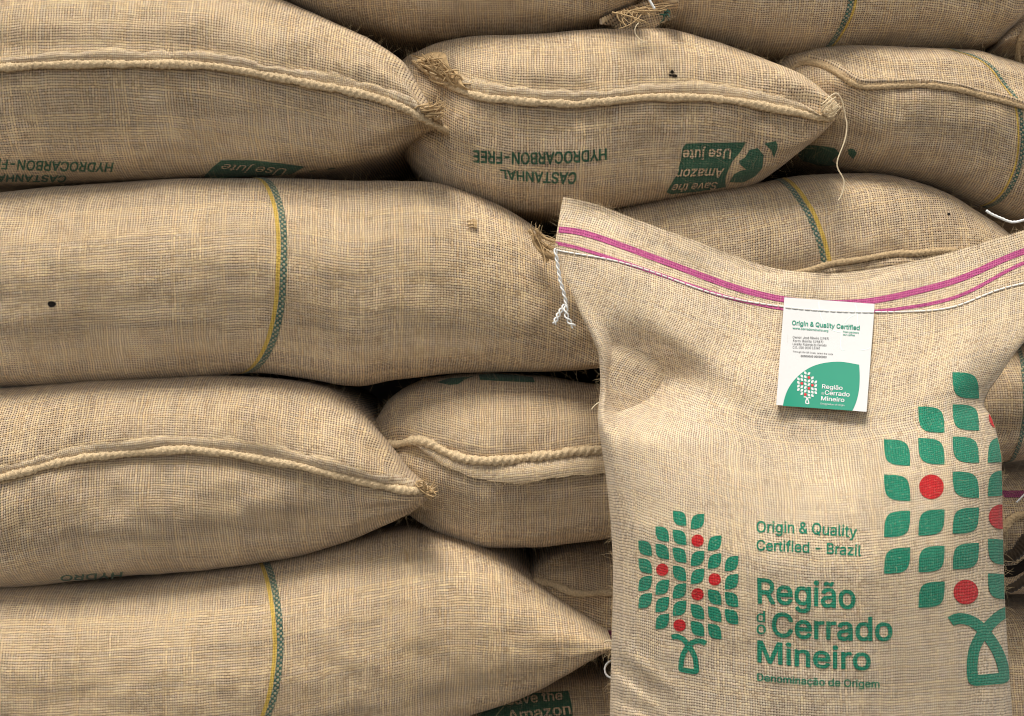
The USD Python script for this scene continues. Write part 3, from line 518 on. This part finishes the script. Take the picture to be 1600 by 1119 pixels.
# torn corner of the top middle sack
tuft(A, [(952, 22), (1010, 12)], [(968, 42), (985, 38), (1000, 34), (1012, 31), (1026, 20), (1046, 8)], 1.2, FRAY, .012, n=26, spread=4, label='frayed torn corner')
flap(A, [(935, 26), (965, 12), (1000, 0), (1040, -10), (1070, -16)], [20, 25, 30, 26, 18], side=1, seed=15, mat=M['b'], rag=.4, lift=.004)
thread(A, [(1010, -8), (1017, 4), (1023, 14)], 1.8, WHITE_T, -.012, label='white thread end')
thread(A, [(998, 36), (992, 48), (996, 58), (1008, 67)], .9, STRAW_T, -.006)
tuft(A, [(1034, 24), (1044, 18)], [(1046, 18), (1044, 28), (1036, 30)], 1.3, INK['b'], -.004, name='dyed_yarn', n=9, spread=2, label='dark green scrap of yarn')
# brown ears at the end of the long striped sack
for k, (pts, r_) in enumerate((([(828, 360), (838, 374), (852, 384), (878, 392)], 3.4), ([(836, 376), (846, 391), (862, 401), (886, 406)], 4.6), ([(838, 358), (850, 371), (866, 377), (884, 379)], 2.2), ([(832, 366), (836, 382), (848, 398), (856, 408)], 2.0))):
    thread(G, pts, r_, FRAY, [-.008 - .004 * k, -.02, -.02], name='frayed_end', sides=8, wob=1.5)
tuft(G, [(832, 362), (850, 392)], [(832, 352), (842, 352), (866, 372), (870, 396), (858, 408)], 1.1, FRAY, -.015, n=24, spread=4, name='frayed_end')
thread(H, [(1541, 329), (1552, 336), (1566, 342), (1580, 347), (1592, 346), (1612, 341)], 2.0, WHITE_T, -.035, label='white braided sewing thread')
# white ring of thread in the dark gap
thread(Ls, [(957, 1032), (949, 1036), (945, 1045), (948, 1055), (957, 1059), (966, 1054)], 1.5, WHITE_T, .01, label='white loop of thread')
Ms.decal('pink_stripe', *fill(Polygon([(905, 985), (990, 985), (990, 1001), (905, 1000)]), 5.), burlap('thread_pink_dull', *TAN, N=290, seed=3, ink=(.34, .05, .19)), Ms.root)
thread(Ls, [(944, 1004), (950, 1001), (957, 1003)], 1.4, STRAW_T, -.012)
# torn hem of the right-hand sack
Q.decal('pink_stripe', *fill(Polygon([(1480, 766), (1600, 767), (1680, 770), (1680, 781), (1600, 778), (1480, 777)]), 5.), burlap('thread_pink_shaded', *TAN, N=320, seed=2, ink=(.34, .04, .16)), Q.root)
rope(Q, [(1520, 822), (1565, 826), (1580, 812), (1600, 806), (1640, 808), (1720, 815)], 6., ROPE_D, .006)
thread(Q, [(1540, 870), (1570, 872), (1590, 862), (1604, 842), (1625, 835), (1680, 838)], 9., M['c'], .018, name='folded_hem', sides=12, label='folded brown cloth edge')
thread(Q, [(1545, 915), (1572, 921), (1590, 914), (1606, 902), (1640, 895)], 6.5, M['c'], .022, name='folded_hem', sides=10)
Q.decal('hole', *fill(Polygon([(1566, 884), (1588, 882), (1606, 868), (1618, 868), (1614, 884), (1600, 892), (1585, 900), (1566, 902)]), 4.), HOLE, Q.root, .001)
thread(Q, [(1588, 785), (1595, 778), (1603, 770)], 1.2, WHITE_T, .03)
#FRONT
FR = thing('printed_jute_sack', 'pale upright jute sack printed with green leaf trees and wording, in front', 'sack')
NS, NT = 261, 330
tt = np.linspace(0, 1, NT); ss = np.linspace(-1, 1, NS)
left = np.array([(308, 880), (345, 873), (385, 868), (420, 878), (455, 893), (490, 907), (525, 924), (560, 936), (600, 938), (650, 934), (700, 940), (740, 946), (830, 955), (900, 958), (980, 956), (1119, 953), (1300, 950), (1480, 958), (1560, 975), (1580, 990)], float)
right = np.array([(345, 1668), (380, 1676), (420, 1672), (480, 1645), (535, 1600), (560, 1580), (590, 1560), (615, 1543), (632, 1538), (650, 1548), (680, 1558), (720, 1565), (820, 1567), (930, 1570), (1020, 1575), (1119, 1582), (1300, 1590), (1500, 1580), (1570, 1560), (1590, 1545)], float)
lpy = 308 + tt * (1580 - 308); rpy = 345 + tt * (1590 - 345)
rpy = rpy + 14 * np.sin(np.pi * np.clip(tt, 0, 1)) ** 1.0
lx = PchipInterpolator(*left.T)(lpy); rx = PchipInterpolator(*right.T)(np.clip(rpy, 345, 1590))
mouth = PchipInterpolator(*np.array([(880, 308), (920, 316), (1000, 345), (1080, 374), (1150, 400), (1220, 421), (1290, 427), (1360, 421), (1430, 408), (1500, 390), (1560, 372), (1610, 357), (1668, 345)]).T)
sag0 = mouth(880 + (1668 - 880) * (ss + 1) / 2) - (308 + (345 - 308) * (ss + 1) / 2)
sag = sag0[None] * ((1 - tt) ** 2.2)[:, None] + (20 * (1 - ss ** 2))[None] * (np.sin(np.pi * np.clip(tt * 1.1, 0, 1)) ** 2)[:, None]
pxf = lx[:, None] + (rx - lx)[:, None] * (ss[None] + 1) / 2
pyf = lpy[:, None] + (rpy - lpy)[:, None] * (ss[None] + 1) / 2 + sag
ymid = PchipInterpolator([0, .08, .2, .35, .6, 1], [-.058, -.088, -.13, -.152, -.145, -.11])(tt)
bul = PchipInterpolator([0, .06, .10, .2, .3, .42, .6, .85, .96, 1], [.002, .004, .012, .056, .100, .130, .132, .115, .09, .06])(tt)
prof = (1 - np.abs(ss) ** 2.5) ** .62
def g2(x, y, sx, sy, ang=0.0):
    c, s = math.cos(math.radians(ang)), math.sin(math.radians(ang)); a = ((pxf - x) * c + (pyf - y) * s) / sx; b = (-(pxf - x) * s + (pyf - y) * c) / sy
    return np.exp(-a * a - b * b)
def step_dent(x, y, sx, up, dn, ang=0.0):
    """A fold that sinks in slowly from above and comes out again quickly below."""
    c, s = math.cos(math.radians(ang)), math.sin(math.radians(ang)); a = ((pxf - x) * c + (pyf - y) * s) / sx; b = (-(pxf - x) * s + (pyf - y) * c)
    return np.exp(-a * a) * np.exp(-(b / np.where(b < 0, up, dn)) ** 2)
dep = ymid[:, None] - bul[:, None] * prof[None]
dep = dep + .092 * np.clip((ss[None] + 1) / .10, .25, 1) * step_dent(978, 618, 108, 84, 52, -3) + .012 * step_dent(1075, 590, 50, 45, 34, 20) - .018 * g2(985, 665, 70, 34, 5) - .014 * g2(1050, 520, 170, 38, 38)
dep = dep - .010 * g2(1010, 440, 120, 26, 28) + .012 * g2(1160, 640, 190, 30, 32) + .010 * g2(1320, 690, 150, 60, -20) + .012 * g2(1545, 620, 40, 60, 0)
dep = dep + .016 * g2(1190, 412, 80, 18, 12) + .018 * g2(1340, 428, 70, 16, -10) + .010 * g2(940, 338, 50, 16, 18) - .010 * g2(1265, 440, 40, 22, 0) - .004 * g2(1080, 395, 40, 14, 20)
dep = dep + .006 * step_dent(985, 1062, 70, 22, 8, 38) - .004 * g2(1010, 1045, 60, 12, 38) + .004 * step_dent(1000, 1110, 70, 18, 7, 25)
for k in range(9):                                                      # gathers that fan out below the stitching
    x0 = 930 + k * 72; dep = dep + .0035 * (1 if k % 2 else -1) * g2(x0 + 10, 520 + 25 * math.sin(k), 18, 75, -10 + 3 * k)
Pf0 = at(pxf, pyf, dep)
dep = dep + ((meshkit.fbm(Pf0 * 9, 3, 41) - .5) * .010 + (meshkit.fbm(Pf0 * 38, 2, 42) - .5) * .0022) * (prof[None] * .8 + .2)
Pf = at(pxf, pyf, dep)
yb_ = ymid[:, None] + .006 + bul[:, None] * .55 * prof[None]
cols_b = ss[::-1]; Pb = np.stack([Pf0[..., 0] * 0 + at(pxf, pyf, np.broadcast_to(ymid[:, None], pxf.shape))[..., 0], yb_, at(pxf, pyf, np.broadcast_to(ymid[:, None], pxf.shape))[..., 2]], -1)
Pb[:, 0] = Pf[:, 0]; Pb[:, -1] = Pf[:, -1]
Pall = np.concatenate([Pf, Pb[:, ::-1][:, 1:]], 1)                       # front left to right, back right to left
def nrm(P, k):
    n = unit(np.cross(np.gradient(P, axis=1), np.gradient(P, axis=0))); return -n if n[:, k, 1].mean() > 0 else n
Nall = nrm(Pall, NS // 2); Nf = Nall[:, :NS]
v_ = np.r_[0, np.cumsum(np.linalg.norm(np.diff(Pf[:, NS // 2], axis=0), axis=1))]
u_ = np.concatenate([np.zeros((NT, 1)), np.cumsum(np.linalg.norm(np.diff(Pall, axis=1), axis=2), axis=1)], 1); u_ = u_ - u_[:, NS // 2:NS // 2 + 1]
UVa = np.stack([u_, np.broadcast_to(v_[:, None], u_.shape)], -1)
V = Pall.reshape(-1, 3); Fq = quads(*Pall.shape[:2]); nn = np.cross(V[Fq[:, 1]] - V[Fq[:, 0]], V[Fq[:, 2]] - V[Fq[:, 0]])
if (nn * Nall.reshape(-1, 3)[Fq[:, 0]]).sum() < 0: Fq = Fq[:, ::-1]
nj = Pall.shape[1]; V = np.vstack([V, Pall[-1].mean(0)]); j = np.arange(nj - 1); uvp = np.vstack([UVa.reshape(-1, 2), UVa[-1].mean(0)])
cap = np.stack([np.full(nj - 1, len(V) - 1), (NT - 1) * nj + j, (NT - 1) * nj + j + 1], 1)
FCLOTH = obj('cloth', (V, np.vstack([Fq, cap])), M['front'], FR, smooth=True, uv=uvp)
S = Surf(Pf, Nf, UVa[:, :NS]); S.root, S.mat, S.rng = FR, 'front', np.random.default_rng(77)
S.sil = Polygon(np.vstack([to_px(Pf[:, 0]), to_px(Pf[::-1, -1])])).buffer(0).buffer(-1.2)
fuzz('loose_fibres', Pf.reshape(-1, 3), Nf.reshape(-1, 3), FUZZ, FR, 1500, S.rng, (.003, .010))
edge = np.concatenate([Pf[:, 0], Pf[:, -1], Pf[0]]); en = np.concatenate([np.tile([-1., -.2, 0], (NT, 1)), np.tile([1., -.2, 0], (NT, 1)), np.tile([0, -.2, 1.], (NS, 1))])
fuzz('loose_fibres', edge, en, FUZZ, FR, 1700, S.rng, (.002, .011))
def band(name, pts, w, mat, **kw):
    q = spline(pts, 4.0); T = unit(np.gradient(q, axis=0)); n = np.stack([-T[:, 1], T[:, 0]], 1); k = np.linspace(-.5, .5, 5)
    Q2 = q[:, None] + n[:, None] * (np.broadcast_to(np.asarray(w, float), (1,)) * k)[None, :, None]
    return S.decal(name, Q2.reshape(-1, 2), quads(len(q), 5), mat, FR, **kw)
band('pink_stripe', [(869, 359), (900, 362), (930, 370), (1000, 395), (1080, 425), (1150, 450), (1225, 468), (1295, 474), (1365, 470), (1430, 456), (1500, 436), (1560, 409), (1600, 393), (1665, 372)], 9.6, P_PINK, label='thick woven pink stripe')
band('pink_stripe', [(868, 380), (900, 387), (930, 396), (1000, 419), (1070, 443), (1130, 463), (1225, 483), (1295, 490), (1365, 487), (1430, 479), (1500, 462), (1560, 431), (1600, 411), (1665, 392)], 5.2, P_PINK, label='thin woven pink stripe')
STITCH = [(869, 391), (900, 397), (950, 406), (1020, 426), (1100, 455), (1160, 470), (1225, 480), (1295, 486), (1367, 488), (1450, 486), (1500, 477), (1550, 457), (1600, 443), (1660, 428)]
# printed trees
def leaf_shape(x, y, w, h, lean):
    """A leaf: two opposite corners pointed, two rounded off. lean '\\' points up-left and down-right."""
    t = np.linspace(0, 1, 16)[:, None]; k = .82 if w > 30 else .70
    bez = lambda a, b, c, d: a * (1 - t) ** 3 + 3 * b * t * (1 - t) ** 2 + 3 * c * t ** 2 * (1 - t) + d * t ** 3
    A_, B_ = np.array([-1., -1]), np.array([1., 1]); p = np.vstack([bez(A_, np.array([k, -1.]), np.array([1., -k]), B_), bez(B_, np.array([-k, 1.]), np.array([-1., k]), A_)[1:-1]])
    if lean == '/': p[:, 0] *= -1
    return Polygon(np.c_[x + p[:, 0] * w / 2, y + p[:, 1] * h / 2]).buffer(0)
def tree(parent, cols, ox, oy, sc, w, h, rr, trunk, tw, dec, step=5.):
    n = 0
    for cx, items in cols:
        for k in items:
            y, kind = k; x_, y_ = ox + cx / sc, oy + y / sc
            shape = Point(x_, y_).buffer(rr / sc, 16) if kind == 'o' else leaf_shape(x_, y_, w / sc, h / sc, kind)
            dec('printed_berry' if kind == 'o' else 'printed_leaf', shape, kind == 'o')
    q = spline([(ox + a / sc, oy + b / sc) for a, b in trunk], 2.0)
    dec('printed_trunk', LineString(q).buffer(tw / 2 / sc, join_style=1, cap_style=2), False)
SMALL = [(110, [(295, '\\'), (402, '\\'), (508, '/'), (612, '/')]), (213, [(210, '\\'), (315, '\\'), (425, 'o'), (530, '/'), (635, '/'), (737, '/')]),
  (317, [(115, '\\'), (230, '\\'), (337, '\\'), (447, '\\'), (553, '/'), (657, '/'), (760, 'o')]), (425, [(135, '/'), (250, 'o'), (357, '/'), (465, '/'), (573, 'o'), (678, '\\'), (780, '\\')]),
  (528, [(265, '/'), (373, '/'), (483, 'o'), (590, '\\'), (693, '\\'), (797, '\\')]), (630, [(388, '/'), (497, '/'), (605, '\\'), (708, '\\')])]
S_TRUNK = [(270, 834), (305, 828), (340, 846), (372, 884), (400, 930), (414, 975), (419, 1022), (417, 1036), (404, 1038), (372, 1034), (338, 1028), (325, 1022), (325, 1005), (331, 960), (350, 912), (378, 876), (420, 855), (475, 870)]
BIG = [(83, [(295, '\\'), (405, '\\'), (518, '/'), (632, '/')]), (190, [(192, '\\'), (291, '\\'), (402, 'o'), (513, '/'), (627, '/'), (738, '/')]),
  (297, [(85, '\\'), (185, '\\'), (286, '\\'), (395, '\\'), (507, '/'), (618, '/'), (730, 'o')]), (407, [(185, 'o'), (285, '/'), (390, '/'), (495, 'o'), (605, '\\'), (713, '\\')])]
B_TRUNK = [(250, 823), (285, 813), (328, 829), (366, 868), (396, 915), (412, 958), (417, 985), (416, 997), (402, 1000), (370, 1003), (336, 1006), (322, 1004), (318, 992), (317, 955), (323, 912), (344, 868), (376, 828), (412, 799), (456, 786)]
groups = {}
def dec_front(key):
    g = path_for(FR, 'printed_tree'); UsdGeom.Xform.Define(stage, g); tag(stage.GetPrimAtPath(g), key)
    def f(name, shape, red):
        shape = shape.intersection(S.sil)
        if shape.is_empty or shape.area < 4: return
        S.decal(name, *fill(shape, 5.), P_RED if red else P_INK, g)
    return f
tree(None, SMALL, 980, 780, 3.858, 82, 92, 37, S_TRUNK, 31, dec_front('small green tree print with red berries'))
tree(None, BIG, 1360, 560, 2.0, 82, 82, 38.5, B_TRUNK, 34, dec_front('large green tree print wrapping round the right side'))
for text, BL, BR, TL, TR, bold, sag_ in (
    ('Origin & Quality', (1182, 832), (1338, 840), (1182, 815), (1339, 823), -.006, -2), ('Certified - Brazil', (1182, 860), (1345, 869), (1182, 844), (1346, 852.5), -.006, -1),
    ('Região', (1184, 942), (1336, 951), (1183, 904), (1337, 914), True, -1), ('d', (1182, 971.5), (1195.5, 972), (1182, 954), (1195.5, 954.5), -.01, 0), ('o', (1182, 990), (1196.5, 990.5), (1182, 971), (1196.5, 971.5), -.01, 0),
    ('Cerrado', (1206, 993.5), (1394, 1000), (1206, 957), (1394, 964), True, 2), ('Mineiro', (1183, 1034), (1360, 1046), (1183, 1001), (1360, 1012), True, 2), ('Denominação de Origem', (1183, 1063), (1374, 1074), (1183, 1052), (1374, 1063), True, 2)):
    letters(S, text, BL, BR, TL, TR, sag=(0, sag_), bold=bold, mat=P_INK)
# the sewn paper label
def LX(a, b): return np.array([1200 + a / 5.085, 440 + b / 5.085])
TLc, TRc, BRc, BLc = LX(130, 125), LX(848, 178), LX(783, 1035), LX(65, 980)
gx, gy_ = np.meshgrid(np.linspace(0, 1, 15), np.linspace(0, 1, 15)); qq = (TLc * (1 - gx[..., None]) + TRc * gx[..., None]) * (1 - gy_[..., None]) + (BLc * (1 - gx[..., None]) + BRc * gx[..., None]) * gy_[..., None]
yy = S.at(qq.reshape(-1, 2), 0)[0][:, 1]; A3 = np.c_[np.ones(225), qq.reshape(-1, 2)]; co = np.linalg.lstsq(A3, yy, rcond=None)[0]; co[0] += (yy - A3 @ co).min() - .0022
def lab(q, lift=0.0):
    """On the paper: a nearly flat sheet sewn down along its top, its lower edge standing off the sack."""
    q = np.asarray(q, float); y = co[0] + q @ co[1:]; t = np.clip((q[:, 1] - 470) / 170, 0, 1.1); y = y - .004 * t ** 1.5 - .004 * np.clip(t, 0, 2) ** 4 * np.clip((1260 - q[:, 0]) / 50, 0, 1) ** 2 + .0012 * np.sin((q[:, 0] - 1212) / 150 * np.pi)
    return at(q[:, 0], q[:, 1], y - lift)
g = np.linspace(0, 1, 25); GX, GY = np.meshgrid(g, g, indexing='ij'); q = (TLc * (1 - GX[..., None]) + TRc * GX[..., None]) * (1 - GY[..., None]) + (BLc * (1 - GX[..., None]) + BRc * GX[..., None]) * GY[..., None]
q = q.reshape(-1, 2); Ff = quads(25, 25); v0 = lab(q); v1 = lab(q, -.0006); n0 = np.cross(v0[Ff[:, 1]] - v0[Ff[:, 0]], v0[Ff[:, 2]] - v0[Ff[:, 0]])
if n0[:, 1].mean() > 0: Ff = Ff[:, ::-1]
ring = np.r_[np.arange(25), np.arange(1, 25) * 25 + 24, (24 * 25 + np.arange(24))[::-1], (np.arange(1, 24) * 25)[::-1]]; rn = np.roll(ring, -1)
side = np.vstack([np.stack([ring, rn, rn + 625], 1), np.stack([ring, rn + 625, ring + 625], 1)])
LAB = obj('paper_label', (np.vstack([v0, v1]), np.vstack([Ff, Ff[:, ::-1] + 625, side])), PAPER, FR, smooth=30, label='white paper label with teal leaf print, sewn at its top edge')
def lab_decal(name, q, f, mat, lift=.0004):
    q = np.asarray(q, float); a, b, c = q[f[:, 0]], q[f[:, 1]], q[f[:, 2]]; w = (b - a)[:, 0] * (c - a)[:, 1] - (b - a)[:, 1] * (c - a)[:, 0]
    obj(name, (lab(q, lift), np.where((w > 0)[:, None], f[:, [0, 2, 1]], f)), mat, LAB)
def lz(pts): return [tuple(LX(a, b)) for a, b in pts]
lab_decal('teal_leaf_print', *fill(Polygon(np.vstack([spline(lz([(118, 988), (135, 915), (170, 835), (235, 755), (330, 685), (440, 648), (560, 637), (640, 645), (724, 660)]), 1.), spline(lz([(724, 660), (729, 760), (718, 890), (670, 1026)]), 1.)])), 6.), TEAL)
def lab_text(text, x0, y0, x1, y1, h, mat, bold=False, name='lettering'):
    up = np.array([.077, -1.0]) * h / 5.085; BL, BR = LX(x0, y0), LX(x1, y1); lab_decal(name, *text_px(text, BL, BR, BL + up, BR + up, bold=bold, step=20.), mat, .0009)
lab_text('Origin & Quality Certified', 190, 343, 728, 384, 34, TEAL, True); lab_text('www.cerradomineiro.org', 195, 376, 478, 398, 15, TEAL, True)
lab_text('from partners', 596, 404, 722, 413, 13, TEAL, True); lab_text('our coffee', 596, 426, 690, 433, 13, TEAL, True)
for t_, a, b, c_, d_ in (('Owner: José Ribeiro (1987)', 196, 450, 484, 461), ('Farm: Bonito (1987)', 198, 477, 438, 487), ('Locality: Fazenda do Cerrado', 196, 503, 464, 514), ('C.O.: 000 0000 12340', 196, 530, 412, 537)): lab_text(t_, a, b, c_, d_, 18, PRINT_BLACK)
lab_text('Through the QR Code, select the code', 196, 560, 516, 582, 12, PRINT_BLACK); lab_text('00000000 00000000', 260, 597, 465, 606, 14, PRINT_BLACK, True)
for pts in ([(405, 160), (408, 220), (440, 320), (500, 380), (585, 402)], [(690, 180), (708, 230), (712, 340)], [(610, 330), (640, 290), (690, 265)], [(582, 405), (578, 480), (585, 540), (605, 545)], [(740, 545), (790, 535), (812, 522)]):
    lab_decal('faint_leaf_outline', *fill(LineString(spline(lz(pts), 2.)).buffer(.55), 8.), PRINT_GREY, .0003)
# little tree on the label: its parts are far too small to be told apart by hand
lp, lr = [], []
def dec_label(name, shape, red): (lr if red else lp).append(fill(shape, 20.))
sx = 172 / 620.; tree(None, [(c_, i_) for c_, i_ in SMALL], *LX(232 - 70 * sx, 712 - 65 * .252), 5.085 / .265, 78, 86, 42, S_TRUNK, 34, dec_label)
lab_decal('printed_tree', *join(lp), PAPER, .0008); lab_decal('printed_berries', *join(lr), PRINT_RED, .0009)
lab_text('Região', 428, 848, 592, 862, 32, PAPER, True); lab_text('do', 424, 896, 445, 898, 20, PAPER); lab_text('Cerrado', 450, 898, 648, 914, 34, PAPER, True); lab_text('Mineiro', 420, 943, 606, 957, 32, PAPER, True); lab_text('Designation of Origin', 418, 976, 606, 990, 13, PAPER)
# stitching: a chain of white stitches, over the label too
q = spline(STITCH, 1.0); parts = []; i = 0; rng = np.random.default_rng(5)
while i + 10 < len(q):
    seg = q[i:i + int(rng.integers(9, 11))]; mid = seg[len(seg) // 2]; on = Polygon([TLc, TRc, BRc, BLc]).contains(Point(mid))
    Pp = lab(seg, .0009) if on else S.at(seg, .0009)[0]; Pp = Pp + np.array([0, -1, 0]) * (.0005 * np.sin(np.linspace(0, np.pi, len(seg))))[:, None]
    parts.append(tube(Pp, 1.3 * K, 6)); i += 10
obj('stitching', join(parts), STITCH_T, FR, smooth=True, label='line of white stitches below the pink stripes')
def chain(pts, w, d, n0=5.5):
    """A chain-stitched thread: interlocking loops."""
    q = spline(pts, 1.0); T = unit(np.gradient(q, axis=0)); n = np.stack([-T[:, 1], T[:, 0]], 1); s = np.arange(len(q)); out = []
    for sg in (1, -1):
        p = q + n * (sg * w * np.sin(s / n0 * np.pi / 2))[:, None]; out.append(tube(at(p[:, 0], p[:, 1], d + sg * .0015 * np.cos(s / n0 * np.pi / 2)), 1.35 * K, 6))
    return out
yl = float(S.at([(872, 392)], 0)[0][0, 1]) - .008
parts = chain([(867, 388), (871, 412), (876, 440), (882, 462), (885, 480)], 1.8, yl) + chain([(884, 476), (876, 486), (870, 497), (866, 506)], 2.6, yl, 4.) + chain([(884, 478), (885, 492), (888, 500), (897, 511)], 2.8, yl - .002, 5.)
obj('thread_tail', join(parts), WHITE_T, FR, smooth=True, label='white thread tail hanging from the left end of the stitching')
thread(S, [(924, 640), (930, 633), (936, 629)], .8, STRAW_T, -.17)
